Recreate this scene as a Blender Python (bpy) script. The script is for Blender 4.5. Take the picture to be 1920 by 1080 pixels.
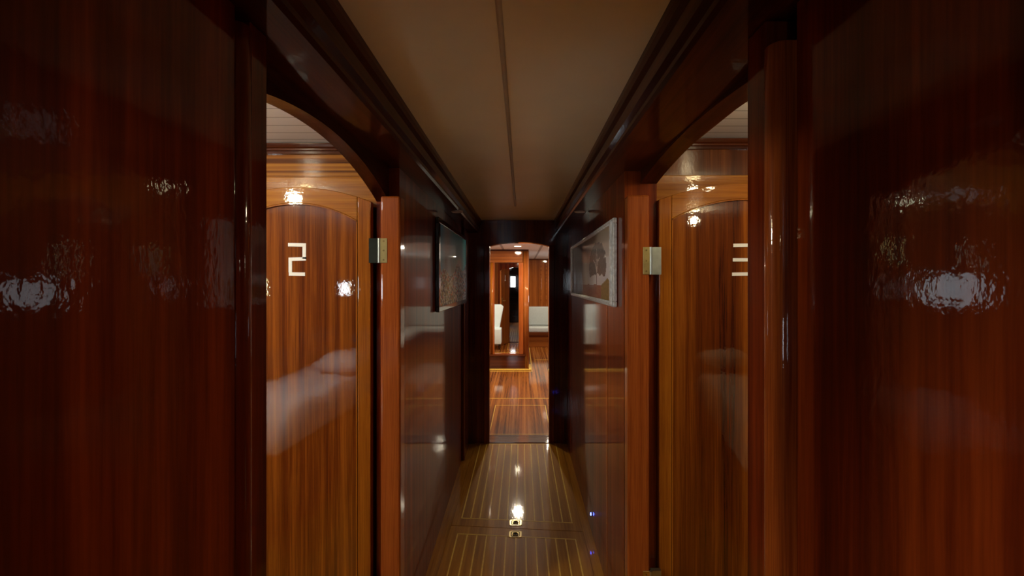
import bpy, bmesh, math, random
from mathutils import Vector
random.seed(7)
for o in list(bpy.data.objects): bpy.data.objects.remove(o)
C = bpy.context.scene
COL = C.collection

# ------------------------------------------------------------ camera, world, exposure
F = 900.0                      # focal length in pixels of the 1920 wide frame
CAM_H = 1.5
cd = bpy.data.cameras.new('camera')
cam = bpy.data.objects.new('camera', cd); COL.objects.link(cam)
cam.location = (0, 0, CAM_H); cam.rotation_euler = (math.pi/2, 0, 0)
cd.sensor_width = 36; cd.lens = 36*F/1920
cd.shift_x = -18/1920; cd.shift_y = -12/1920
cd.clip_start = 0.02; cd.clip_end = 100
C.camera = cam
w = bpy.data.worlds.new('world'); C.world = w; w.use_nodes = True
w.node_tree.nodes['Background'].inputs[0].default_value = (0.6, 0.75, 1, 1)
w.node_tree.nodes['Background'].inputs[1].default_value = 0.05
C.view_settings.view_transform = 'Standard'
C.view_settings.look = 'None'
C.view_settings.gamma = 1
C.view_settings.use_curve_mapping = False
C.view_settings.exposure = 0.0

WIN = 36.0      # strength of the bright daylight panes
LAMP = 1.0      # multiplier for the lamps

# ------------------------------------------------------------ materials
def mat(name):
    m = bpy.data.materials.new(name); m.use_nodes = True
    nt = m.node_tree; return m, nt, nt.nodes['Principled BSDF']

def wood(name, axis='Z', dark=(.05,.011,.004), mid=(.13,.03,.008), light=(.25,.075,.018),
         across=26, coat=1.0, crough=.045, bump=.10, contrast=1.0, fine=.3, ior=1.45):
    m, nt, b = mat(name); N = nt.nodes; L = nt.links
    tc = N.new('ShaderNodeTexCoord')
    def mapped(s_across, s_along):
        mp = N.new('ShaderNodeMapping')
        sc = [s_across]*3; sc['XYZ'.index(axis)] = s_along
        mp.inputs['Scale'].default_value = sc
        L.new(tc.outputs['Object'], mp.inputs[0]); return mp
    def noise(vec, scale, detail, rough=.5, dist=0):
        n = N.new('ShaderNodeTexNoise'); n.inputs['Scale'].default_value = scale
        n.inputs['Detail'].default_value = detail; n.inputs['Roughness'].default_value = rough
        n.inputs['Distortion'].default_value = dist
        L.new(vec, n.inputs['Vector']); return n
    n1 = noise(mapped(across, .35).outputs[0], 1, 3, .55, .25)      # ribbon stripes
    n2 = noise(mapped(across*9, 5).outputs[0], 1, 4, .6)            # pores
    mx = N.new('ShaderNodeMix'); mx.data_type = 'FLOAT'
    mx.inputs[0].default_value = fine
    L.new(n1.outputs[0], mx.inputs[2]); L.new(n2.outputs[0], mx.inputs[3])
    r = N.new('ShaderNodeValToRGB')
    e = r.color_ramp.elements
    e[0].position = .5-.19/contrast; e[0].color = (*dark, 1)
    e[1].position = .5+.19/contrast; e[1].color = (*light, 1)
    k = e.new(.5); k.color = (*mid, 1)
    L.new(mx.outputs[0], r.inputs[0]); L.new(r.outputs[0], b.inputs['Base Color'])
    b.inputs['Roughness'].default_value = .42
    b.inputs['Specular IOR Level'].default_value = .05
    b.inputs['Coat Weight'].default_value = coat
    b.inputs['Coat Roughness'].default_value = crough
    b.inputs['Coat IOR'].default_value = ior
    # orange-peel of the varnish
    n3 = noise(mapped(95, 70).outputs[0], 1, 2)
    n4 = noise(mapped(9, 2.2).outputs[0], 1, 1)
    ad = N.new('ShaderNodeMath'); ad.operation = 'MULTIPLY_ADD'; ad.inputs[1].default_value = 2.0
    L.new(n4.outputs[0], ad.inputs[0]); L.new(n3.outputs[0], ad.inputs[2])
    bp = N.new('ShaderNodeBump'); bp.inputs['Strength'].default_value = bump
    bp.inputs['Distance'].default_value = .0022
    L.new(ad.outputs[0], bp.inputs['Height'])
    L.new(bp.outputs[0], b.inputs['Coat Normal'])
    return m

def plain(name, col, rough=.5, metal=0, coat=0, bump=0, bscale=40, var=.0, spec=.5):
    m, nt, b = mat(name); N = nt.nodes; L = nt.links
    b.inputs['Roughness'].default_value = rough; b.inputs['Metallic'].default_value = metal
    b.inputs['Coat Weight'].default_value = coat; b.inputs['Coat Roughness'].default_value = .05
    b.inputs['Specular IOR Level'].default_value = spec
    tc = N.new('ShaderNodeTexCoord')
    n = N.new('ShaderNodeTexNoise'); n.inputs['Scale'].default_value = bscale; n.inputs['Detail'].default_value = 4
    L.new(tc.outputs['Object'], n.inputs['Vector'])
    r = N.new('ShaderNodeValToRGB')
    r.color_ramp.elements[0].position = .3; r.color_ramp.elements[1].position = .7
    r.color_ramp.elements[0].color = (*[c*(1-var) for c in col], 1)
    r.color_ramp.elements[1].color = (*[min(1, c*(1+var)) for c in col], 1)
    L.new(n.outputs[0], r.inputs[0]); L.new(r.outputs[0], b.inputs['Base Color'])
    if bump:
        bp = N.new('ShaderNodeBump'); bp.inputs['Strength'].default_value = bump; bp.inputs['Distance'].default_value = .01
        L.new(n.outputs[0], bp.inputs['Height']); L.new(bp.outputs[0], b.inputs['Normal'])
    return m

def emit(name, col, strength):
    m, nt, b = mat(name)
    b.inputs['Base Color'].default_value = (*[c*.8 for c in col], 1)
    b.inputs['Emission Color'].default_value = (*col, 1)
    b.inputs['Emission Strength'].default_value = strength
    return m

def planked(name, col, axis, pitch, rough=.45, gap=.35, coat=0):
    """painted boards: thin darker joints every <pitch> metres across axis"""
    m, nt, b = mat(name); N = nt.nodes; L = nt.links
    tc = N.new('ShaderNodeTexCoord'); sp = N.new('ShaderNodeSeparateXYZ')
    L.new(tc.outputs['Object'], sp.inputs[0])
    d = N.new('ShaderNodeMath'); d.operation = 'DIVIDE'; d.inputs[1].default_value = pitch
    L.new(sp.outputs['XYZ'.index(axis)], d.inputs[0])
    fr = N.new('ShaderNodeMath'); fr.operation = 'FRACT'; L.new(d.outputs[0], fr.inputs[0])
    cp = N.new('ShaderNodeMath'); cp.operation = 'COMPARE'; cp.inputs[1].default_value = .5; cp.inputs[2].default_value = .03
    L.new(fr.outputs[0], cp.inputs[0])
    mx = N.new('ShaderNodeMix'); mx.data_type = 'RGBA'
    mx.inputs[6].default_value = (*col, 1); mx.inputs[7].default_value = (*[c*gap for c in col], 1)
    L.new(cp.outputs[0], mx.inputs[0]); L.new(mx.outputs[2], b.inputs['Base Color'])
    b.inputs['Roughness'].default_value = rough; b.inputs['Coat Weight'].default_value = coat
    return m

M = {}
M['wall'] = wood('mahogany_wall', 'Z', (.045,.0062,.0018), (.125,.0165,.0030), (.26,.043,.0065), across=13, contrast=1.15)
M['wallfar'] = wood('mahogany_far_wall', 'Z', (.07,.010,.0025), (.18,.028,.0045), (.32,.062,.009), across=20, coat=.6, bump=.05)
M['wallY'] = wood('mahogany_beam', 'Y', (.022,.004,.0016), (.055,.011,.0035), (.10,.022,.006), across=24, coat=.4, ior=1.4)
M['wallX'] = wood('mahogany_crossbeam', 'X', (.03,.006,.0022), (.08,.017,.0045), (.15,.035,.008), across=24)
M['door'] = wood('honey_mahogany_panel', 'Z', (.055,.008,.0015), (.145,.031,.0032), (.29,.080,.008), across=24, contrast=1.3, crough=.025, bump=.04, ior=1.85)
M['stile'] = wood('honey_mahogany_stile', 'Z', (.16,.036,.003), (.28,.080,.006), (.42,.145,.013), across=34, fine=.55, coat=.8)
M['rail'] = wood('honey_mahogany_rail', 'X', (.16,.043,.003), (.33,.108,.009), (.48,.20,.018), across=40, fine=.5, coat=.7)
M['zebra'] = wood('striped_cross_grain_board', 'X', (.06,.013,.003), (.26,.084,.010), (.42,.17,.022), coat=.7, across=75, contrast=1.5, fine=.15)
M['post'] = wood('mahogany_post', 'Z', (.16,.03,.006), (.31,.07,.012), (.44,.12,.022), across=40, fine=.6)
M['cabin'] = wood('cabin_mahogany', 'Z', (.06,.014,.004), (.14,.038,.009), (.24,.075,.017), across=20)
M['salon'] = wood('saloon_mahogany', 'Z', (.12,.028,.005), (.27,.072,.012), (.40,.125,.022), across=18, crough=.03)
M['salonX'] = wood('saloon_mahogany_cross', 'X', (.12,.028,.005), (.27,.072,.012), (.40,.125,.022), across=18, crough=.03)
M['floor'] = wood('varnished_floor_board', 'Y', (.22,.080,.007), (.42,.170,.013), (.60,.28,.028), across=16, crough=.05, bump=.07, ior=1.3, coat=.75)
M['sfloor'] = wood('striped_saloon_floor', 'Y', (.10,.024,.004), (.26,.075,.012), (.40,.14,.026), across=34, contrast=1.8, crough=.05, bump=.08, ior=1.3)
M['inlay'] = plain('pale_boxwood_inlay', (.85,.55,.10), .4, coat=.35, var=.1, spec=.05)
M['dark'] = plain('dark_gap', (.008,.004,.003), .8)
M['darkwood'] = wood('dark_stained_wood', 'X', (.010,.0035,.002), (.022,.007,.003), (.04,.012,.005), across=20)
M['brass'] = plain('brass', (.62,.50,.22), .28, 1, var=.1)
M['brass_dull'] = plain('brass_darker', (.30,.22,.09), .38, 1, var=.2)  # darker, rougher brass of the near latch and hinge screws
M['steel_dark'] = plain('dark_matt_steel', (.02,.025,.022), .8, 0, var=.1, spec=.15)  # darker and more matt than the steel, for the left hinge plates
M['steel'] = plain('brushed_steel', (.42,.46,.44), .35, 1, var=.1)
M['ceil'] = plain('cream_ceiling_vinyl', (.80,.77,.56), .38, bump=.04, bscale=5, var=.03, spec=.4)
M['white_ceil'] = planked('white_cabin_ceiling', (.90,.93,.94), 'Y', .085, .4)
M['sal_ceil'] = planked('saloon_ceiling_panels', (.84,.84,.80), 'X', .62, .35)
M['bead'] = plain('cream_bead', (.52,.46,.33), .4)
M['tape'] = plain('white_tape', (.94,.94,.92), .5)
M['linen'] = plain('white_linen', (.93,.93,.94), .85, bump=.3, bscale=9, var=.05)
M['cream'] = plain('cream_cover', (.62,.54,.42), .85, bump=.15, bscale=12, var=.04)
M['grey'] = plain('pale_grey_vinyl', (.50,.53,.50), .45, bump=.05, var=.04)
M['slip'] = plain('white_slipcover', (.70,.80,.82), .8, bump=.1, bscale=14, var=.03)
M['black'] = plain('black_lacquer', (.008,.008,.010), .22, coat=1)
M['silver'] = plain('distressed_silver', (.74,.77,.80), .45, .1, bump=.3, bscale=60, var=.25)
M['mirror'] = plain('mirror_glass', (.86,.84,.80), .015, 1)
M['offlamp'] = plain('lamp_glass_off', (.75,.68,.66), .3)
M['win'] = emit('daylight_pane', (.80,.92,1.0), WIN)
M['win_dim'] = emit('daylight_pane_shaded', (.85,.93,1.0), WIN*.35)
M['win_mid'] = emit('daylight_pane_soft', (.80,.92,1.0), WIN*.6)
M['warm'] = emit('warm_lamp_glass', (1.0,.80,.42), 60)
M['warm2'] = emit('saloon_lamp_glass', (1.0,.90,.66), 35)
M['blue'] = emit('blue_led', (.04,.08,1.0), 45)

# ------------------------------------------------------------ mesh helpers
def box(bm, x0, x1, y0, y1, z0, z1):
    if x0 > x1: x0, x1 = x1, x0
    if y0 > y1: y0, y1 = y1, y0
    if z0 > z1: z0, z1 = z1, z0
    v = [bm.verts.new(p) for p in ((x0,y0,z0),(x1,y0,z0),(x1,y1,z0),(x0,y1,z0),(x0,y0,z1),(x1,y0,z1),(x1,y1,z1),(x0,y1,z1))]
    for f in ((3,2,1,0),(4,5,6,7),(0,1,5,4),(1,2,6,5),(2,3,7,6),(3,0,4,7)): bm.faces.new([v[i] for i in f])

def prism(bm, pts, vec):
    """extrude closed 3D polygon pts along vec"""
    a = [bm.verts.new(p) for p in pts]; v = Vector(vec)
    b = [bm.verts.new(Vector(p)+v) for p in pts]
    n = len(a)
    bm.faces.new(a); bm.faces.new(b[::-1])
    for i in range(n): bm.faces.new((a[i], b[i], b[(i+1)%n], a[(i+1)%n]))

def strip(bm, top, bot, vec):
    """band between two equally long point lists, extruded (arches without n-gons)"""
    for i in range(len(top)-1):
        prism(bm, [top[i], top[i+1], bot[i+1], bot[i]], vec)

def cyl(bm, c, r, h, axis='Z', n=32, r2=None):
    r2 = r if r2 is None else r2
    bot, top = [], []
    for i in range(n):
        a = 2*math.pi*i/n; u, v = math.cos(a), math.sin(a)
        def P(rr, t):
            if axis == 'Z': return (c[0]+rr*u, c[1]+rr*v, c[2]+t)
            if axis == 'X': return (c[0]+t, c[1]+rr*u, c[2]+rr*v)
            return (c[0]+rr*v, c[1]+t, c[2]+rr*u)
        bot.append(bm.verts.new(P(r, 0))); top.append(bm.verts.new(P(r2, h)))
    bm.faces.new(bot[::-1]); bm.faces.new(top)
    for i in range(n): bm.faces.new((bot[i], bot[(i+1)%n], top[(i+1)%n], top[i]))

def torus(bm, c, R, r, n=28, k=10, axis='Z'):
    rings = []
    for i in range(n):
        a = 2*math.pi*i/n; ring = []
        for j in range(k):
            t = 2*math.pi*j/k; rr = R+r*math.cos(t); h = r*math.sin(t)
            p = (rr*math.cos(a), rr*math.sin(a), h)
            if axis == 'Y': p = (p[0], p[2], p[1])
            ring.append(bm.verts.new((c[0]+p[0], c[1]+p[1], c[2]+p[2])))
        rings.append(ring)
    for i in range(n):
        for j in range(k):
            bm.faces.new((rings[i][j], rings[(i+1)%n][j], rings[(i+1)%n][(j+1)%k], rings[i][(j+1)%k]))

def rrect(cx, cy, hw, hh, r, n=6):
    out = []
    for (sx, sy, a0) in ((1,1,0),(-1,1,90),(-1,-1,180),(1,-1,270)):
        for i in range(n+1):
            a = math.radians(a0+90*i/n)
            out.append((cx+sx*(hw-r)+r*math.cos(a), cy+sy*(hh-r)+r*math.sin(a)))
    return out

def obj(name, bm, m, parent=None, bevel=0, seg=3, smooth=False, sub=0):
    bmesh.ops.recalc_face_normals(bm, faces=bm.faces[:])
    if parent is not None:
        off = Vector(parent.location)
        if parent.parent: off = off + Vector(parent.parent.location)
        bmesh.ops.translate(bm, verts=bm.verts[:], vec=-off)
    me = bpy.data.meshes.new(name); bm.to_mesh(me); bm.free()
    me.materials.append(m)
    o = bpy.data.objects.new(name, me); COL.objects.link(o)
    if parent is not None: o.parent = parent
    if smooth or bevel or sub:
        for p in me.polygons: p.use_smooth = bool(smooth or sub)
    if bevel:
        bv = o.modifiers.new('bevel', 'BEVEL'); bv.width = bevel; bv.segments = seg
        bv.limit_method = 'ANGLE'; bv.angle_limit = math.radians(40); bv.harden_normals = False
    if sub:
        s = o.modifiers.new('sub', 'SUBSURF'); s.levels = sub; s.render_levels = sub
    return o

def bx(name, m, dims, parent=None, bevel=0, **k):
    bm = bmesh.new(); box(bm, *dims); return obj(name, bm, m, parent, bevel, **k)

def struct(o, label=None):
    o['kind'] = 'structure'
    if label: o['label'] = label
    return o

def tag(o, label, cat, group=None):
    o['label'] = label; o['category'] = cat
    if group: o['group'] = group
    return o

def empty(name, loc):
    o = bpy.data.objects.new(name, None); COL.objects.link(o); o.location = loc
    o.empty_display_size = .1; return o

def copy_tree(o, parent=None):
    c = o.copy(); COL.objects.link(c); c.parent = parent
    for ch in list(o.children): copy_tree(ch, c)
    return c

# ------------------------------------------------------------ measures
ZC = 2.067                     # corridor ceiling
ZS = 1.95                      # soffit boxes
YE = 4.44                      # end wall
YB = -2.6                      # back of the corridor
LN, RN = -.468, .445           # near wall planes
LF0, LF1 = -.485, -.508        # far left wall plane (near end, far end)
RF = .42
LY, RY = 1.85, 1.90            # hinge posts
LO, RO = .883, .894            # near edge of the openings
HLa, HLb = -.526, -.575        # left header board
HRa, HRb = .485, .55
def archL(y): return 1.92 - .30*(y-1.32)**2
def archR(y): return 1.945 - .14*(y-1.38)**2

# ------------------------------------------------------------ floors and ceilings
struct(bx('floor', M['floor'], (-.60, .60, YB, YE+.11, -.05, 0)))
struct(bx('floor_left_cabin', M['floor'], (-2.15, -.6, YB, 2.05, -.05, 0)))
struct(bx('floor_right_cabin', M['floor'], (.6, 2.15, YB, 2.15, -.05, 0)))
struct(bx('floor_saloon', M['sfloor'], (-1.75, 1.75, YE+.11, 11.6, -.05, 0)))
struct(bx('ceiling', M['ceil'], (-.40, .33, YB, YE, ZC, ZC+.04)))
struct(bx('ceiling_left_cabin', M['white_ceil'], (-2.15, -.575, YB, 2.05, ZC, ZC+.05)))
struct(bx('ceiling_right_cabin', M['white_ceil'], (.55, 2.15, YB, 2.15, 2.12, 2.17)))
struct(bx('ceiling_saloon', M['sal_ceil'], (-1.75, 1.75, YE+.10, 11.6, 2.045, 2.09)))
# bead covering the ceiling seam
bm = bmesh.new(); prism(bm, [(-.047+.007*math.cos(a*math.pi/8), YB, ZC-.005*math.sin(a*math.pi/8)) for a in range(9)], (0, 3.6-YB, 0))
struct(obj('trim_1', bm, M['bead'], smooth=True), 'cream bead running along the seam of the corridor ceiling')

# soffit boxes with stepped moulding, dark mahogany
def soffit(name, s, xin, xout, ztop):
    bm = bmesh.new()
    pr = [(xout, ZS), (xin+.03, ZS), (xin+.022, ZS+.008), (xin+.022, ZS+.02), (xin+.012, ZS+.035), (xin+.012, ZS+.07),
          (xin+.004, ZS+.085), (xin, ZS+.10), (xin, ZC+.03), (xout, ZC+.03)]
    prism(bm, [(s*x, YB, z) for x, z in pr], (0, YE-YB, 0))
    return struct(obj(name, bm, M['wallY']))
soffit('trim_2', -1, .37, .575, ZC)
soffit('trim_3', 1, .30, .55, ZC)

# ------------------------------------------------------------ corridor walls
struct(bx('wall_left_near', M['wall'], (-.575, LN, YB, .783, 0, ZS)))
struct(bx('wall_right_near', M['wall'], (RN, .55, YB, .776, 0, ZS)))
bm = bmesh.new()
prism(bm, [(-.575, 1.905, 0), (LF0, 1.905, 0), (LF1, YE+.02, 0), (-.575, YE+.02, 0)], (0, 0, ZS))
struct(obj('wall_left_far', bm, M['wallfar']))
struct(bx('wall_right_far', M['wallfar'], (RF, .55, 1.955, YE+.02, 0, ZS)))
def header(name, xa, xb, y0, y1, f):
    bm = bmesh.new(); n = 28
    ys = [y0+(y1-y0)*i/n for i in range(n+1)]
    strip(bm, [(xa, y, ZS) for y in ys], [(xa, y, f(y)) for y in ys], (xb-xa, 0, 0))
    bmesh.ops.remove_doubles(bm, verts=bm.verts[:], dist=1e-5)
    inner = [f_ for f_ in bm.faces if len(f_.verts) == 4 and abs(f_.normal.y) > .99 and y0+.001 < f_.calc_center_median().y < y1-.001]
    bmesh.ops.delete(bm, geom=inner, context='FACES')
    return struct(obj(name, bm, M['wallY']))
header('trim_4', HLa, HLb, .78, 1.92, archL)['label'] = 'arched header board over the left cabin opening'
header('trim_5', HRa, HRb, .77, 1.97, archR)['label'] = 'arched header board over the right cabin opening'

# hinge posts (bright face turned to the camera)
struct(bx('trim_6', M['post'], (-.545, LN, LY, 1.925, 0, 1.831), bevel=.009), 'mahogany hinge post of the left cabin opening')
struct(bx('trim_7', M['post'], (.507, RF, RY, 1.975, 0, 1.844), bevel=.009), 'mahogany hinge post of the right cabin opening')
bm = bmesh.new(); box(bm, .418, .43, 2.35, 2.375, 0, ZS)
struct(obj('trim_8', bm, M['post'], bevel=.004), 'thin bead covering a wall panel joint on the right')
# near jambs: flat board with a half-round column
def near_jamb(nf, nc, s, xf, xb, y0, y1, ybead, top, cm):
    struct(bx(nf, M['wall'], (s*xb, s*xf, ybead, y1, 0, ZS), bevel=.003))
    bm = bmesh.new(); cy = (y0+ybead)/2; r = (ybead-y0)/2; n = 14
    pts = [(s*(xf+.012 - .024*math.sin(math.pi*i/n)), cy - r*math.cos(math.pi*i/n)) for i in range(n+1)]
    pts = [(s*xb, y0)] + pts + [(s*xb, ybead)]
    prism(bm, [(x, y, 0) for x, y in pts], (0, 0, top))
    o = obj(nc, bm, M[cm], smooth=True, bevel=.004); struct(o)
near_jamb('trim_9', 'trim_10', -1, .468, .56, .783, LO, .829, 1.93, 'wall')
near_jamb('trim_11', 'trim_12', 1, .42, .54, .776, RO, .827, 1.893, 'post')

# end wall with the arched doorway to the saloon
EL, ER = -.300, .257
def archE(x):
    t = (x-(EL+ER)/2)/((ER-EL)/2); return 1.862 - .036*abs(t)**2.4
bm = bmesh.new()
box(bm, -.575, EL, YE, YE+.1, 0, 2.12); box(bm, ER, .55, YE, YE+.1, 0, 2.12)
xs = [EL+(ER-EL)*i/20 for i in range(21)]
strip(bm, [(x, YE, 2.12) for x in xs], [(x, YE, archE(x)) for x in xs], (0, .1, 0))
struct(obj('wall_end', bm, M['wall']))
# rounded lining of the doorway
def lining(name, x0, x1):
    return struct(bx(name, M['wall'], (x0, x1, YE-.012, YE+.112, 0, 1.832), bevel=.006))
lining('trim_13', EL-.05, EL+.004); lining('trim_14', ER-.004, ER+.05)
# corner fillers at the far end of the corridor
struct(bx('trim_15', M['wall'], (-.506, -.478, YE-.42, YE, 0, ZS), bevel=.01))
# threshold
struct(bx('trim_16', M['wallX'], (EL, ER, YE+.0, YE+.22, 0, .012), bevel=.003), 'mahogany threshold board in the saloon doorway')

# ------------------------------------------------------------ cabins: shells
struct(bx('wall_left_cabin_hull', M['cabin'], (-2.15, -2.1, YB, 2.05, 0, ZC)))
struct(bx('wall_left_cabin_back', M['cabin'], (-2.1, -.575, YB-.05, YB, 0, ZC)))
struct(bx('wall_left_cabin_front', M['cabin'], (-2.1, -.575, 2.0, 2.05, 0, 1.93)))
struct(bx('wall_left_cabin_frieze', M['zebra'], (-2.1, -.575, 1.985, 2.05, 1.925, 2.03)))
struct(bx('wall_right_cabin_hull', M['cabin'], (2.1, 2.15, YB, 2.15, 0, 2.12)))
struct(bx('wall_right_cabin_back', M['cabin'], (.55, 2.1, YB-.05, YB, 0, 2.12)))
struct(bx('wall_right_cabin_front', M['cabin'], (.55, 2.1, 2.1, 2.15, 0, 2.12)))
struct(bx('wall_right_cabin_side', M['cabin'], (.545, .56, YB, 2.15, ZS, 2.12)))
def crown(name, x0, x1, y, z, hgt):
    bm = bmesh.new(); k = hgt
    pr = [(0,0),(-.012,0),(-.012,.25*k),(-.020,.32*k),(-.020,.5*k),(-.030,.62*k),(-.034,.85*k),(-.034,k),(0,k)]
    prism(bm, [(x0, y+a, z+b) for a, b in pr], (x1-x0, 0, 0))
    return struct(obj(name, bm, M['wallX']))
crown('trim_17', -2.1, -.575, 1.985, 2.026, .038)
crown('trim_18', .55, 2.1, 2.1, 2.078, .04)
# lintel boards behind the tops of the open doors
def lintel(name, xa, xb, y, z0, z1, s):
    bm = bmesh.new()
    prism(bm, [(xa, y, z0), (xa, y, z1-.03), (xa+s*.028, y, z1), (xb, y, z1), (xb, y, z0)], (0, .035, 0))
    return struct(obj(name, bm, M['rail'], bevel=.003))
lintel('trim_19', -.578, -1.5, 1.945, 1.80, 1.925, -1)
lintel('trim_20', .575, 1.6, 2.05, 1.80, 1.955, 1)

# windows in the hull sides and behind the camera
def window(name, m, x, y0, y1, z0, z1, s):
    r = empty(name, (x, (y0+y1)/2, z0)); struct(r)
    bm = bmesh.new(); t = .03
    box(bm, x, x+s*.025, y0-t, y1+t, z1, z1+t); box(bm, x, x+s*.025, y0-t, y1+t, z0-t, z0)
    box(bm, x, x+s*.025, y0-t, y0, z0, z1); box(bm, x, x+s*.025, y1, y1+t, z0, z1)
    obj('window_frame', bm, M['brass'], r, bevel=.004)
    bx('window_pane', m, (x, x+s*.006, y0, y1, z0, z1), r)
    return r
window('window_1', M['win_mid'], -2.1, .20, .68, 1.35, 1.53, 1)
window('window_2', M['win_dim'], -2.1, -2.10, -1.72, 1.35, 1.49, 1)
window('window_3', M['win_dim'], 2.1, .74, 1.06, 1.36, 1.50, -1)
window('window_4', M['win_dim'], 2.1, -.42, -.27, 1.40, 1.52, -1)
window('window_7', M['win'], -2.1, -.15, .0, 1.38, 1.52, 1)
# unseen deck hatch, added to the left cabin ceiling for a bright reflection and light
def added_deck_hatch(name, cx, cy, hx, hy, z, m):
    r = empty(name, (cx, cy, z-.02)); struct(r); t = .04
    bm = bmesh.new()
    box(bm, cx-hx-t, cx+hx+t, cy-hy-t, cy-hy, z-.02, z); box(bm, cx-hx-t, cx+hx+t, cy+hy, cy+hy+t, z-.02, z)
    box(bm, cx-hx-t, cx-hx, cy-hy, cy+hy, z-.02, z); box(bm, cx+hx, cx+hx+t, cy-hy, cy+hy, z-.02, z)
    obj('window_frame', bm, M['wallX'], r, bevel=.003)
    bx('window_pane', m, (cx-hx, cx+hx, cy-hy, cy+hy, z-.009, z), r)
added_deck_hatch('window_5', -1.86, .72, .18, .14, ZC, M['win_mid'])

# ------------------------------------------------------------ doors
def cabin_door(name, x0, x1, y, h, rise, cx_num, number, s, label):
    """leaf standing open, facing the camera; hinge edge at x0, free edge at x1"""
    root = empty(name, (x0, y, 0)); struct(root, label)
    st = .052; lo, hi = min(x0, x1), max(x0, x1); cx = (lo+hi)/2; hw = (hi-lo)/2
    def top(x): return h - rise*((x-cx)/hw)**2
    def inner(x): return h-.062 - rise*1.25*((x-cx)/(hw-st))**2
    # panel
    bm = bmesh.new(); n = 20
    xs = [lo+st-.004+(hi-lo-2*st+.008)*i/n for i in range(n+1)]
    strip(bm, [(x, y+.008, inner(x)+.004) for x in xs], [(x, y+.008, .146) for x in xs], (0, .02, 0))
    bmesh.ops.remove_doubles(bm, verts=bm.verts[:], dist=1e-5)
    obj('door_panel', bm, M['door'], root)
    # stiles
    for a, b in ((lo, lo+st), (hi-st, hi)):
        bm = bmesh.new()
        prism(bm, [(a, y, .004), (b, y, .004), (b, y, min(top(b), inner(max(lo+st, min(hi-st, b)))+.03) if 0 else top(b)), (a, y, top(a))], (0, .036, 0))
        obj('stile', bm, M['stile'], root, bevel=.004)
    bm = bmesh.new()
    xs = [lo+st+(hi-lo-2*st)*i/n for i in range(n+1)]
    strip(bm, [(x, y, top(x)) for x in xs], [(x, y, inner(x)) for x in xs], (0, .036, 0))
    bmesh.ops.remove_doubles(bm, verts=bm.verts[:], dist=1e-5)
    obj('top_rail', bm, M['rail'], root, bevel=.003)
    bx('bottom_rail', M['rail'], (lo+st, hi-st, y, y+.036, .004, .15), root, bevel=.003)
    # raised bead around the panel, catches the light
    bm = bmesh.new()
    for a, b in ((lo+st, lo+st+.005), (hi-st-.005, hi-st)):
        box(bm, a, b, y-.0015, y+.010, .15, inner(a if a > cx else b)+.0)
    strip(bm, [(x, y-.0015, inner(x)) for x in xs], [(x, y-.0015, inner(x)-.005) for x in xs], (0, .0115, 0))
    obj('panel_bead', bm, M['stile'], root)
    # numeral made of white tape strips
    bm = bmesh.new(); yy = y+.006; t = .0135
    zc = number[1]; hgt = number[2]; ww = number[3]; xl = cx_num-ww/2; xr = cx_num+ww/2
    zt, zb, zm = zc+hgt/2, zc-hgt/2, zc
    def tp(xa, za, xb, zb_, tilt=0):
        prism(bm, [(xa, yy, za), (xb, yy, za+tilt), (xb, yy, zb_+tilt), (xa, yy, zb_)], (0, .0025, 0))
    if number[0] == 2:
        tp(xl, zt-t, xr, zt, -.001); tp(xr-t, zm+.002, xr, zt-t); tp(xl+.002, zm-t/2, xr, zm+t/2, .002)
        tp(xl+.002, zb+t, xl+.002+t, zm-t/2); tp(xl+.003, zb, xr-.004, zb+t, -.001)
    elif number[0] == 3:
        tp(xl+.003, zt-t, xr, zt, .001); tp(xl+.001, zm-t/2, xr-t, zm+t/2, 0); tp(xl-.002, zb, xr, zb+t, .001)
        tp(xr-t, zb+t, xr, zt-t)
    else:
        tp(cx_num-t/2, zb+t, cx_num+t/2, zt); tp(cx_num-.03, zb, cx_num+.03, zb+t)
        tp(cx_num-.03, zt-.04, cx_num-t/2, zt-.03, .02)
    n_ = obj('door_numeral', bm, M['tape'], root); n_['label'] = 'white tape numeral'
    return root
d2 = cabin_door('door_2', -.588, -1.172, 1.87, 1.868, .055, -.878, (2, 1.587, .128, .070), -1,
                'open varnished cabin door with white tape numeral 2 facing the corridor')
d3 = cabin_door('door_3', .552, 1.25, 1.93, 1.895, .065, .889, (3, 1.588, .130, .075), 1,
                'open varnished cabin door with white tape numeral 3 facing the corridor')

def hinge(root, xp, y, xd, z0, z1, s):
    """leaf on the face of the post, knuckle, leaf reaching to the door edge"""
    bm = bmesh.new(); box(bm, xp, xp+s*-.027, y-.003, y, z0, z1)
    h = obj('hinge', bm, M['brass'], root, bevel=.001)
    bm = bmesh.new(); cyl(bm, (xp+s*.004, y-.002, z0), .0055, (z1-z0), 'Z', 16)
    obj('knuckle', bm, M['steel'], h, smooth=False)
    bm = bmesh.new(); box(bm, xp+s*.006, xd+s*.001, y, y+.02, z0, z1)
    obj('door_plate', bm, M['steel'] if s > 0 else M['steel_dark'], h)
    bm = bmesh.new()
    for k in (.12, .5, .88):
        cyl(bm, (xp-s*.014, y-.0042, z0+(z1-z0)*k), .0035, .0014, 'Y', 12)
    obj('screw', bm, M['brass_dull'], h)
hinge(d2, -.545, LY, -.588, 1.572, 1.667, -1)
hinge(d3, .507, RY, .552, 1.528, 1.637, 1)
hinge(d2, -.545, LY, -.588, .25, .345, -1)
hinge(d3, .507, RY, .552, .25, .355, 1)

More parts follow.
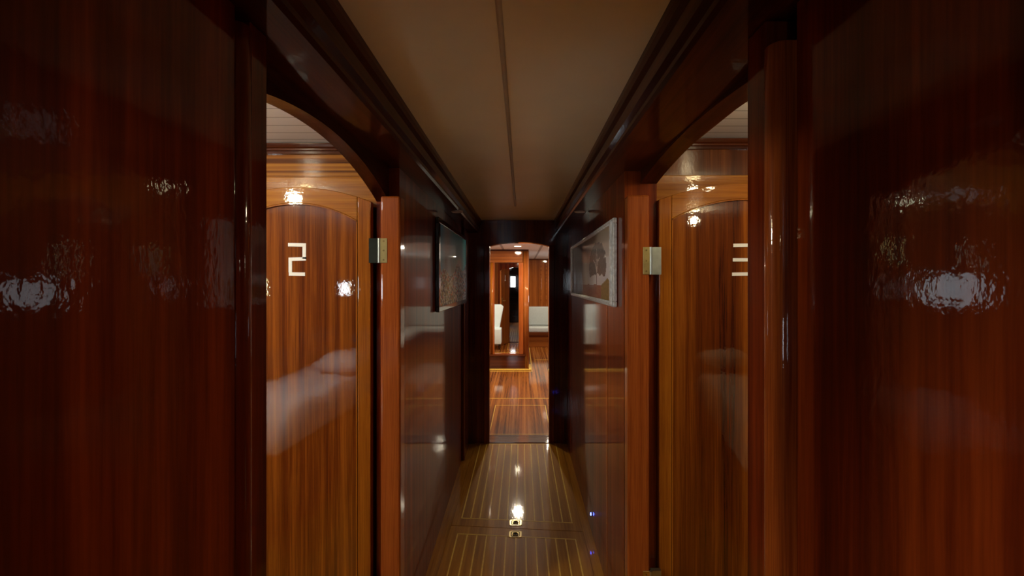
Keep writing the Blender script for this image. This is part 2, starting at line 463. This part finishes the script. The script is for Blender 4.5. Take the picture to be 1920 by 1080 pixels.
# door 1: saloon side, swung open beside the doorway (seen in the saloon mirror)
root = empty('door_1', (-.34, YE+.115, 0)); struct(root, 'open varnished door with numeral 1 seen in the saloon mirror')
xa, xb = -.43, -.26
h0 = Vector((-.312, 4.565)); h1 = Vector((-.475, 5.085)); dv = (h1-h0).normalized(); nn = Vector((dv.y, -dv.x))   # nn faces +x
bm = bmesh.new(); n = 12; wl = (h1-h0).length
for i in range(n):
    a, b = i/n, (i+1)/n
    ta, tb = 1.80-.05*(2*a-1)**2, 1.80-.05*(2*b-1)**2
    p, q = h0+dv*wl*a, h0+dv*wl*b; p2, q2 = p-nn*.036, q-nn*.036
    prism(bm, [(*p, .01), (*q, .01), (*q, tb), (*p, ta)], (*(-nn*.036), 0))
bmesh.ops.remove_doubles(bm, verts=bm.verts[:], dist=1e-5)
obj('door_panel', bm, M['salon'], root)
bm = bmesh.new()
def onleaf(u, z, d): p = h0+dv*u+nn*d; return (p.x, p.y, z)
def patch(u0, u1, z0, z1, d0, d1): prism(bm, [onleaf(u0,z0,d0), onleaf(u1,z0,d0), onleaf(u1,z1,d0), onleaf(u0,z1,d0)], (*(nn*(d1-d0)), 0))
patch(.265, .28, 1.535, 1.655, .0, .003); patch(.235, .31, 1.52, 1.535, .0, .003); patch(.245, .265, 1.63, 1.642, .0, .003)
obj('door_numeral', bm, M['tape'], root)['label'] = 'white tape numeral'
bm = bmesh.new(); patch(.47, .51, .93, 1.12, 0, .005); patch(.485, .497, 1.04, 1.055, .005, .05); patch(.39, .50, 1.04, 1.058, .045, .058)
obj('door_handle', bm, M['brass'], root, bevel=.002)

# ------------------------------------------------------------ floor hatches
SK = -.09
def hatch(name, y0, y1, x0, x1, ix0, ix1, iy0, iy1, nlines, mtop, latch, label, skew0, skew1):
    root = empty(name, ((x0+x1)/2, (y0+y1)/2, 0)); tag(root, label, 'floor hatch', 'hatches along the corridor floor')
    def S(x, y, k): return y + k*(x+.03)
    bm = bmesh.new(); g = .0015
    prism(bm, [(x0, S(x0,y0,skew0)+g, .0), (x1, S(x1,y0,skew0)+g, .0), (x1, S(x1,y1,skew1)-g, .0), (x0, S(x0,y1,skew1)-g, .0)], (0, 0, .006))
    obj('hatch_board', bm, mtop, root, bevel=.0015)
    bm = bmesh.new(); t = .0075; z = .006
    def q(pts): prism(bm, [(a, b, z-.001) for a, b in pts], (0, 0, .0016))
    if nlines:
        for i in range(nlines):
            x = ix0 + (ix1-ix0)*i/(nlines-1)
            q([(x-t/2, S(x,iy0,skew0)), (x+t/2, S(x,iy0,skew0)), (x+t/2, S(x,iy1,skew1)), (x-t/2, S(x,iy1,skew1))])
    for y, k in ((iy0, skew0), (iy1, skew1)):
        if k is None: continue
        q([(ix0-t/2, S(ix0,y,k)-t*.6), (ix1+t/2, S(ix1,y,k)-t*.6), (ix1+t/2, S(ix1,y,k)+t*.6), (ix0-t/2, S(ix0,y,k)+t*.6)])
    if not nlines:
        for x in (ix0, ix1): q([(x-t/2, iy0), (x+t/2, iy0), (x+t/2, iy1), (x-t/2, iy1)])
    il = obj('inlay', bm, M['inlay'], root); il['label'] = 'pale yellow inlaid strips'
    for (lx, ly, mm) in latch:
        bm = bmesh.new(); prism(bm, [(a, b, .006) for a, b in rrect(lx, ly, .038, .036, .013)], (0, 0, .003))
        lt = obj('latch', bm, mm, root, bevel=.001)
        bm = bmesh.new()
        o_ = rrect(lx, ly, .026, .028, .009); i_ = rrect(lx, ly, .021, .023, .007); n = len(o_)
        for j in range(n):
            k = (j+1) % n
            prism(bm, [(*o_[j], .0088), (*o_[k], .0088), (*i_[k], .0088), (*i_[j], .0088)], (0, 0, .0006))
        obj('groove', bm, M['dark'], lt)
        bm = bmesh.new(); cyl(bm, (lx, ly-.003, .009), .014, .0012, 'Z', 24); obj('finger_hole', bm, M['dark'], lt)
        bm = bmesh.new(); torus(bm, (lx, ly-.003, .011), .0155, .002, 24, 8); obj('pull_ring', bm, M['brass'], lt, smooth=True)
    return root
FX0, FX1 = -.432, .368
hatch('floor_hatch', 2.905, YE-.002, FX0, FX1, -.378, .312, 3.002, YE-.03, 13, M['floor'], [(-.037, 2.972, M['brass'])],
      'far corridor floor hatch with pale inlaid lines and bright brass latch', SK, 0)
hatch('floor_hatch', 1.35, 2.905, FX0, FX1, -.378, .312, 1.45, 2.812, 13, M['floor'], [(-.037, 2.836, M['brass_dull'])],
      'near corridor floor hatch with pale inlaid lines and darker latch', 0, SK)
hh = hatch('floor_hatch', 4.665, 6.12, -.36, .33, -.315, .285, 4.70, 5.80, 0, M['sfloor'], [],
      'striped saloon floor hatch just beyond the doorway with thin pale border', 0, 0)
# inlaid lines of the saloon floor
bm = bmesh.new()
box(bm, -1.3, 1.3, 6.16, 6.175, -.001, .0012); box(bm, .17, .18, 8.0, 10.9, -.001, .0012); box(bm, -1.3, .18, 8.0, 8.012, -.001, .0012)
box(bm, .25, 1.2, 9.2, 9.21, -.001, .0012)
struct(obj('trim_21', bm, M['inlay']), 'pale inlaid lines in the saloon floor')

# ------------------------------------------------------------ pictures
def print_mesh(name, p0, p1, z0, z1, gain, colf, parent, nu, nv):
    bm = bmesh.new(); lay = bm.loops.layers.float_color.new('Col')
    g = [[bm.verts.new((p0[0]+(p1[0]-p0[0])*i/nu, p0[1]+(p1[1]-p0[1])*i/nu, z0+(z1-z0)*j/nv)) for j in range(nv+1)] for i in range(nu+1)]
    for i in range(nu):
        for j in range(nv):
            f = bm.faces.new((g[i][j], g[i+1][j], g[i+1][j+1], g[i][j+1]))
            c = colf((i+.5)/nu, (j+.5)/nv)
            for l in f.loops: l[lay] = (*[min(.9, k*gain) for k in c], 1)
    m, nt, b = mat(name+'_ink')
    at = nt.nodes.new('ShaderNodeVertexColor'); at.layer_name = 'Col'
    nt.links.new(at.outputs[0], b.inputs['Base Color'])
    b.inputs['Roughness'].default_value = .6; b.inputs['Coat Weight'].default_value = .25; b.inputs['Specular IOR Level'].default_value = .1; b.inputs['Coat Roughness'].default_value = .03
    off = Vector(parent.location); bmesh.ops.translate(bm, verts=bm.verts[:], vec=-off)
    me = bpy.data.meshes.new(name); bm.to_mesh(me); bm.free(); me.materials.append(m)
    o = bpy.data.objects.new(name, me); COL.objects.link(o); o.parent = parent
    return o
def mixc(a, b, t):
    t = max(0, min(1, t)); return tuple(a[i]*(1-t)+b[i]*t for i in range(3))
from mathutils import noise as mnoise
def nz(x, y, s, k=0): return mnoise.noise(Vector((x*s, y*s, k)))*.5+.5

def frame_ring(bm, P, z0, z1, u0, u1, wu, wz, d0, d1):
    """frame: P(u, d) -> (x, y); u along the wall, d off the wall"""
    def quad(ua, ub, za, zb):
        a, b, c, d = P(ua, d0), P(ub, d0), P(ub, d1), P(ua, d1)
        prism(bm, [(*a, za), (*b, za), (*c, za), (*d, za)], (0, 0, zb-za))
    quad(u0, u1, z1-wz, z1); quad(u0, u1, z0, z0+wz); quad(u0, u0+wu, z0+wz, z1-wz); quad(u1-wu, u1, z0+wz, z1-wz)

# left: colour print in a black frame
A, B = Vector((-.489, 2.72)), Vector((-.502, 3.98)); dirv = (B-A).normalized(); nv_ = Vector((dirv.y, -dirv.x))  # points to +x
def PL(u, d):
    k = .006+.026*u/(B-A).length
    p = A + dirv*u + nv_*(d*(1 if d < .01 else 1) + (k if d > .01 else 0)); return (p.x, p.y)
Ln = (B-A).length; zl0, zl1 = 1.325, 1.868
pic = empty('picture_frame', (-.49, 3.3, zl0)); tag(pic, 'tilted colour print of a hillside town under blue sky in a black frame', 'picture')
bm = bmesh.new(); frame_ring(bm, PL, zl0, zl1, 0, Ln, .045, .032, .001, .016); obj('frame', bm, M['black'], pic, bevel=.004)
def colL(u, v):
    sky = mixc((.07,.19,.34), (.04,.22,.28), u); sky = mixc(sky, (.30,.38,.40), (1-v)*.9)
    sky = mixc(sky, (.20,.20,.25), .75*math.exp(-((u-.22)/.13)**2))
    sky = mixc(sky, (.06,.18,.42), .8*max(0, 1-u*9))
    sky = mixc(sky, (.02,.42,.46), .9*max(0, (u-.80)*5))
    sky = mixc(sky, (.42,.44,.42), .8*math.exp(-((u-.68)/.12)**2-((v-.56)/.10)**2))
    ridge = .34+.20*u+.07*math.sin(u*13)+.05*nz(u, 0, 9)
    if v > ridge: return sky
    cu, cv = int(u*55), int(v*42+ (int(u*55)%3)*.4)
    h = nz(cu*.91, cv*.38, 1.7, 3); h2 = nz(cu*1.3, cv*.9, 2.1, 9)
    base = (.36,.35,.31) if h > .53 else ((.08,.08,.09) if h2 > .47 else (.20,.18,.11))
    if h2 > .72: base = (.34,.09,.05)
    return mixc(base, sky, .35*max(0, v/ridge-.6))
a = PL(.045, .012); b = PL(Ln-.045, .012)
print_mesh('print', a, b, zl0+.032, zl1-.032, 2.8, colL, pic, 110, 70)
bm = bmesh.new(); p, q_ = PL(.01, .001), PL(Ln-.01, .001); p2, q2 = PL(Ln-.01, .0115), PL(.01, .0115)
prism(bm, [(*p, zl0+.01), (*q_, zl0+.01), (*p2, zl0+.01), (*q2, zl0+.01)], (0, 0, zl1-zl0-.02)); obj('backing', bm, M['dark'], pic)

# right: tree print in a silver frame
zr0, zr1 = 1.388, 1.781; yr0, yr1 = 2.10, 3.90
pic = empty('picture_frame', (.41, 3.0, zr0)); tag(pic, 'wide print of a pale-trunked tree in a distressed silver frame', 'picture')
def PR(u, d): return (RF-d, yr0+u)
bm = bmesh.new(); frame_ring(bm, PR, zr0, zr1, 0, yr1-yr0, .10, .024, .001, .020); obj('frame', bm, M['silver'], pic, bevel=.005)
bm = bmesh.new(); frame_ring(bm, PR, zr0+.009, zr1-.009, .035, yr1-yr0-.035, .03, .008, .018, .025); obj('frame_moulding', bm, M['silver'], pic, bevel=.002)
def colR(u, v):
    c = mixc((.74,.70,.70), (.44,.32,.19), max(0, v-.5)*2)
    c = mixc(c, (.36,.33,.33), .5*nz(u, v, 4))
    if v < .60: c = mixc(c, (.80,.84,.92), .85*max(0, 1-abs(v-.38)/.3))
    X, Y = u*3.4, v
    ex = ((X-.85)/.62)**2 + ((Y-.50)/.37)**2
    if ex < 1+.25*(nz(X, Y, 9)-.5) and Y > .38-.10*abs(X-.85)+.10*(nz(X, 0, 7)-.5): c = mixc((.09,.085,.085), (.20,.19,.19), nz(X, Y, 22))
    for (x0, y0, x1, y1, tt) in ((.86,.14,.85,.42,.022),(.85,.40,.76,.60,.018),(.85,.40,.98,.56,.016),(.80,.52,.86,.76,.014),(.85,.42,.90,.68,.014),(.97,.55,1.10,.60,.010),(.78,.56,.64,.62,.010)):
        dx, dy = x1-x0, y1-y0; t = max(0, min(1, ((X-x0)*dx+(Y-y0)*dy)/(dx*dx+dy*dy)))
        if math.hypot(X-x0-t*dx, (Y-y0-t*dy)) < tt: c = (.55,.54,.52) if y0 > .3 else (.22,.20,.2)
    if v < .19+.03*nz(u, 0, 12): c = mixc((.22,.07,.05), (.30,.15,.10), nz(u, v, 20))
    if u < .16 and v < .30-.9*abs(u-.05): c = mixc((.16,.14,.04), (.30,.20,.06), nz(u, v, 30))
    if u > .40: c = mixc(c, (.10,.07,.055), min(.85, (u-.40)*3.5))  # dark reflection over the far part, painted into the print colours
    return c
a = PR(.10, .013); b = PR(yr1-yr0-.10, .013)
print_mesh('print', a, b, zr0+.024, zr1-.024, 1.1, colR, pic, 150, 70)
bm = bmesh.new(); box(bm, RF-.001, RF-.0125, yr0+.01, yr1-.01, zr0+.01, zr1-.01); obj('backing', bm, M['dark'], pic)

# ------------------------------------------------------------ lamps
def spot(name, x, y, z, r, m, label, group, power=0, col=(1,.85,.6), rim=None, kind='AREA', cone=150, tilt=0):
    root = empty(name, (x, y, z)); tag(root, label, 'ceiling lamp', group)
    bm = bmesh.new(); torus(bm, (x, y, z), r+.006, .006, 32, 8); obj('rim', bm, rim or M['brass'], root, smooth=True)
    bm = bmesh.new(); cyl(bm, (x, y, z-.004), r, .006, 'Z', 28, r*1.02); obj('lamp_glass', bm, m, root)
    if power:
        ld = bpy.data.lights.new(name+'_light', kind); ld.energy = power; ld.color = col
        if kind == 'AREA': ld.shape = 'DISK'; ld.size = r*2
        else: ld.shadow_soft_size = r*.6
        if kind == 'SPOT': ld.spot_size = math.radians(cone); ld.spot_blend = .6
        lo = bpy.data.objects.new('lamp_light', ld); COL.objects.link(lo); lo.parent = root; lo.location = (0, 0, -.008 if kind != 'POINT' else -.09); lo.rotation_euler = (0, math.radians(tilt), 0)
    return root
spot('ceiling_spotlight', -.415, 3.08, ZS, .026, M['offlamp'], 'small round lamp in the soffit above the black framed picture', None, 4*LAMP, (1,.84,.50), kind='SPOT', cone=84, tilt=-28, rim=M['offlamp'])
spot('ceiling_spotlight', .375, 3.08, ZS, .026, M['offlamp'], 'small round lamp in the soffit above the silver framed picture', None, 4*LAMP, (1,.84,.50), kind='SPOT', cone=84, tilt=28, rim=M['offlamp'])
G = 'lit lamps in the saloon ceiling'
spot('ceiling_spotlight', -.06, 7.35, 2.045, .05, M['warm2'], 'lit ceiling lamp right in front of the mirror cabinet', G, 30*LAMP, (1,.88,.65))
spot('ceiling_spotlight', .62, 10.3, 2.045, .045, M['warm2'], 'lit ceiling lamp over the grey settee', G, 20*LAMP, (1,.88,.65))
spot('ceiling_spotlight', .95, 7.6, 2.045, .045, M['warm2'], 'lit ceiling lamp on the right side of the saloon', G, 20*LAMP, (1,.88,.65))
spot('ceiling_spotlight', -.95, 6.2, 2.045, .045, M['warm2'], 'lit ceiling lamp over the white covered chairs', G, 16*LAMP, (1,.88,.65))
spot('cabin_lamp', -1.30, 1.0, ZC-.002, .05, M['warm'], 'warm lamp in the ceiling of the left cabin near its door', None, 24*LAMP, (1,.87,.60), kind='POINT')
spot('cabin_lamp', 1.48, -.25, 2.115, .05, M['warm'], 'warm lamp in the ceiling of the right cabin', None, 6.5*LAMP, (1,.80,.46), kind='POINT')
spot('cabin_lamp', 1.0, 1.3, 2.115, .04, M['warm'], 'warm lamp in the right cabin ceiling just inside the opening', None, 6.5*LAMP, (1,.80,.46), kind='POINT')
spot('ceiling_spotlight', -.415, -.45, ZS, .03, M['warm'], 'unseen warm fill lamp added behind the viewer to light the near right wall', None, 95*LAMP, (1,.84,.64), kind='SPOT', cone=100, tilt=-48)  # added fill light aimed at the near right wall, out of view
# small blue led on the right wall near the floor
root = empty('night_light', (RF, 2.86, .115)); tag(root, 'small blue glowing night light low on the right wall', 'light')
bm = bmesh.new(); cyl(bm, (RF-.006, 2.86, .115), .013, .006, 'X', 20); obj('rim', bm, M['steel'], root)
bm = bmesh.new(); cyl(bm, (RF-.009, 2.86, .115), .008, .004, 'X', 20); obj('lamp_glass', bm, M['blue'], root)

# ------------------------------------------------------------ saloon
struct(bx('wall_saloon_back', M['salon'], (-1.75, 1.75, 11.5, 11.6, 0, 2.05)))
struct(bx('wall_saloon_left', M['salon'], (-1.75, -1.7, YE+.1, 11.5, 0, 2.05)))
struct(bx('wall_saloon_right', M['salon'], (1.7, 1.75, YE+.1, 11.5, 0, 2.05)))
struct(bx('wall_saloon_front_left', M['salon'], (-1.75, -.575, YE, YE+.1, 0, 2.12)))
struct(bx('wall_saloon_front_right', M['salon'], (.55, 1.75, YE, YE+.1, 0, 2.12)))
bm = bmesh.new()
for x in (.45, .58, 1.1): box(bm, x, x+.03, 11.49, 11.5, .9, 2.045)
struct(obj('trim_22', bm, M['salonX'], bevel=.004), 'upright battens on the saloon back wall')
struct(bx('trim_23', M['wallX'], (.13, 1.7, 11.475, 11.5, 2.02, 2.045), bevel=.004))

# mirror cabinet
CY = 8.15
cab = empty('mirror_cabinet', (-.45, CY, 0)); tag(cab, 'tall mahogany cabinet with a full height mirror and rounded corner column', 'cabinet')
bm = bmesh.new(); box(bm, -1.15, .10, CY+.05, CY+.50, 0, 2.04); obj('body', bm, M['salon'], cab, bevel=.006)
bx('header_board', M['salonX'], (-1.15, .02, CY, CY+.06, 1.825, 2.04), cab, bevel=.004)
bx('cornice', M['wallX'], (-1.15, .12, CY-.02, CY+.06, 2.015, 2.044), cab, bevel=.004)
bx('base_panel', M['wallX'], (-1.15, .06, CY-.01, CY+.05, .0, .235), cab, bevel=.004)
bx('ledge', M['wallX'], (-1.15, .07, CY-.04, CY+.05, .235, .262), cab, bevel=.010)
bx('mirror', M['mirror'], (-.475, -.045, CY+.02, CY+.045, .275, 1.815), cab)
bm = bmesh.new(); cyl(bm, (.075, CY+.04, 0), .052, 2.02, 'Z', 32); obj('column', bm, M['salon'], cab, smooth=True)
bm = bmesh.new(); cyl(bm, (-.505, CY+.03, .262), .034, 1.56, 'Z', 32); obj('column', bm, M['stile'], cab, smooth=True)
bx('mirror_frame', M['post'], (-.05, .03, CY-.005, CY+.05, .262, 1.825), cab, bevel=.012)
bx('mirror_frame', M['post'], (-.49, -.46, CY-.002, CY+.05, .262, 1.825), cab, bevel=.006)
bx('mirror_frame', M['post'], (-.46, -.05, CY+.0, CY+.05, .262, .278), cab, bevel=.004)
bm = bmesh.new(); box(bm, -1.15, .16, CY-.045, CY-.01, 0, .022); box(bm, .127, .16, CY-.01, CY+.45, 0, .022)
obj('kick_strip', bm, M['inlay'], cab, bevel=.004)

for k, (x, s_) in enumerate(((-1.7, 1), (1.7, -1))):
    for j, y in enumerate((6.0, 9.3)):
        window('window_%d' % (8+2*k+j), M['win_dim'], x, y-.35, y+.35, 1.3, 1.62, s_)  # unseen side windows, added to brighten the saloon ceiling with cooler light
# settee along the back wall and down the right side
def settee(name, x0, x1, y0, y1, axis, label, cushions):
    r = empty(name, ((x0+x1)/2, (y0+y1)/2, 0)); tag(r, label, 'settee', 'settees around the saloon')
    if axis == 'X':
        bx('base', M['salonX'], (x0, x1, y0+.06, y1, 0, .26), r, bevel=.004)
        bx('plinth_rail', M['wallX'], (x0, x1, y0, y1, .26, .34), r, bevel=.01)
        n = cushions; w_ = (x1-x0)/n
        for i in range(n):
            bx('seat_cushion', M['grey'], (x0+i*w_+.004, x0+(i+1)*w_-.004, y0-.005, y1-.10, .34, .46), r, bevel=.03, seg=5, smooth=True)
            bx('back_cushion', M['grey'], (x0+i*w_+.004, x0+(i+1)*w_-.004, y1-.11, y1-.005, .46, .905), r, bevel=.025, seg=5, smooth=True)
    else:
        bx('base', M['salonX'], (x0+.06, x1, y0, y1, 0, .26), r, bevel=.004)
        bx('plinth_rail', M['wallX'], (x0, x1, y0, y1, .26, .34), r, bevel=.01)
        n = cushions; w_ = (y1-y0)/n
        for i in range(n):
            bx('seat_cushion', M['grey'], (x0-.005, x1-.10, y0+i*w_+.004, y0+(i+1)*w_-.004, .34, .46), r, bevel=.03, seg=5, smooth=True)
            bx('back_cushion', M['grey'], (x1-.11, x1-.005, y0+i*w_+.004, y0+(i+1)*w_-.004, .46, .905), r, bevel=.025, seg=5, smooth=True)
    return r
settee('settee', .13, 1.70, 10.95, 11.49, 'X', 'pale grey cushioned settee against the saloon back wall', 2)
settee('settee', 1.15, 1.70, 8.2, 10.93, 'Y', 'pale grey settee down the right side of the saloon', 3)

# white covered dining chairs (seen in the mirror)
def slip_chair(loc):
    x, y = loc; r = empty('dining_chair', (x, y, 0))
    bm = bmesh.new(); box(bm, x-.21, x+.21, y-.21, y+.21, .12, .46); obj('skirt', bm, M['slip'], r, bevel=.02, seg=4, smooth=True)
    bm = bmesh.new(); prism(bm, [(x-.18, y-.20, .05), (x+.14, y-.20, .05), (x+.16, y-.20, .45), (x+.25, y-.24, .93), (x+.20, y-.25, .98), (x-.22, y-.25, .98), (x-.27, y-.24, .93), (x-.20, y-.20, .45)], (0, .06, 0)); obj('backrest', bm, M['slip'], r, bevel=.02, seg=4, smooth=True)
    for sx in (-.17, .17):
        for sy in (-.17, .17):
            bm = bmesh.new(); cyl(bm, (x+sx, y+sy, 0), .014, .13, 'Z', 12, .02); obj('leg', bm, M['darkwood'], r)
    return r
ch = slip_chair((-.66, 5.60)); tag(ch, 'white slipcovered dining chair seen low in the saloon mirror', 'chair', 'white covered chairs in the saloon')
c2 = copy_tree(ch); c2.location = (-1.25, 5.75, 0); tag(c2, 'white slipcovered dining chair further left in the saloon', 'chair', 'white covered chairs in the saloon')

# ------------------------------------------------------------ stairs and back of the corridor
struct(bx('wall_back', M['darkwood'], (-.575, .55, YB-.05, YB, 0, ZC)))
st = empty('staircase', (0, -1.5, 0)); tag(st, 'dark wooden companionway stair behind the corridor, seen in the mirror', 'staircase')
for i in range(5):
    bm = bmesh.new(); y = -1.35-.24*i; z = .22*(i+1)
    box(bm, LN+.01, RN-.01, y-.24, y+.02, z-.03, z); box(bm, LN+.01, RN-.01, y-.02, y, z-.22, z-.03)
    t_ = obj('tread', bm, M['darkwood'], st, bevel=.003)
r = empty('window_6', (-.33, YB, 1.3)); struct(r, 'bright window over the stair')
bx('window_pane', M['win_dim'], (-.43, -.25, YB, YB+.008, 1.29, 1.69), r)
bm = bmesh.new(); box(bm, -.45, -.23, YB, YB+.02, 1.69, 1.71); box(bm, -.45, -.23, YB, YB+.02, 1.27, 1.29); box(bm, -.45, -.43, YB, YB+.02, 1.29, 1.69); box(bm, -.25, -.23, YB, YB+.02, 1.29, 1.69)
obj('window_frame', bm, M['darkwood'], r)

# ------------------------------------------------------------ beds (seen as reflections in the doors)
def bed(name, poly, zb, zt, m, label, pillows, seed):
    """poly: four floor corners, counter-clockwise"""
    cx = sum(p[0] for p in poly)/4; cy = sum(p[1] for p in poly)/4
    r = empty(name, (cx, cy, 0)); tag(r, label, 'bed')
    bm = bmesh.new(); prism(bm, [(x, y, 0) for x, y in poly], (0, 0, zb)); obj('bed_base', bm, M['cabin'], r, bevel=.008)
    bm = bmesh.new(); n = 26; g = []
    A_, B_, C_, D_ = [Vector((*p, 0)) for p in poly]
    for i in range(n+1):
        row = []
        for j in range(n+1):
            u, v = i/n, j/n
            p = (A_*(1-u)+B_*u)*(1-v)+(D_*(1-u)+C_*u)*v
            e = min(u, 1-u, v, 1-v); edge = min(1, e*9)
            z = zb+.02+(zt-zb-.02)*math.sin(edge*math.pi/2)
            z += .05*(mnoise.noise(Vector((p.x*3.1, p.y*3.1, seed)))+.5*mnoise.noise(Vector((p.x*8, p.y*7, seed+4))))*edge
            row.append(bm.verts.new((p.x, p.y, z)))
        g.append(row)
    for i in range(n):
        for j in range(n): bm.faces.new((g[i][j], g[i+1][j], g[i+1][j+1], g[i][j+1]))
    base = [bm.verts.new((v.co.x, v.co.y, zb+.002)) for v in ([g[i][0] for i in range(n+1)]+[g[n][j] for j in range(1, n+1)]+[g[i][n] for i in range(n-1, -1, -1)]+[g[0][j] for j in range(n-1, 0, -1)])]
    rim = [g[i][0] for i in range(n+1)]+[g[n][j] for j in range(1, n+1)]+[g[i][n] for i in range(n-1, -1, -1)]+[g[0][j] for j in range(n-1, 0, -1)]
    k = len(rim)
    for i in range(k): bm.faces.new((rim[i], rim[(i+1)%k], base[(i+1)%k], base[i]))
    obj('duvet', bm, m, r, smooth=True)
    for (px, py, hx, hy, zz) in pillows:
        bm = bmesh.new(); bmesh.ops.create_cube(bm, size=1)
        bmesh.ops.subdivide_edges(bm, edges=bm.edges[:], cuts=6, use_grid_fill=True)
        for v in bm.verts:
            x, y, z = v.co*2; q1 = (1-abs(x)**3)*(1-abs(y)**3)
            v.co = (px+x*hx*(1-.06*y*y), py+y*hy*(1-.06*x*x), zz+z*(.02+.065*max(0, q1)**.6))
        p = obj('pillow', bm, m, r, smooth=True)
    return r
bed('bed', [(-2.09, -2.4), (-1.22, -2.4), (-1.40, 1.02), (-2.09, 1.02)], .50, .72, M['linen'],
    'white rumpled duvet on the bed in the left cabin, mirrored in the open door', [(-1.75, -2.1, .28, .18, .82), (-1.55, -.5, .2, .26, .80)], 3)
bed('bed', [(1.62, -.62), (2.09, -.62), (2.09, 1.30), (1.20, 1.30)], .48, .68, M['cream'],
    'cream covered bed in the right cabin, mirrored in the open door', [(1.85, -.50, .22, .10, .80)], 11)
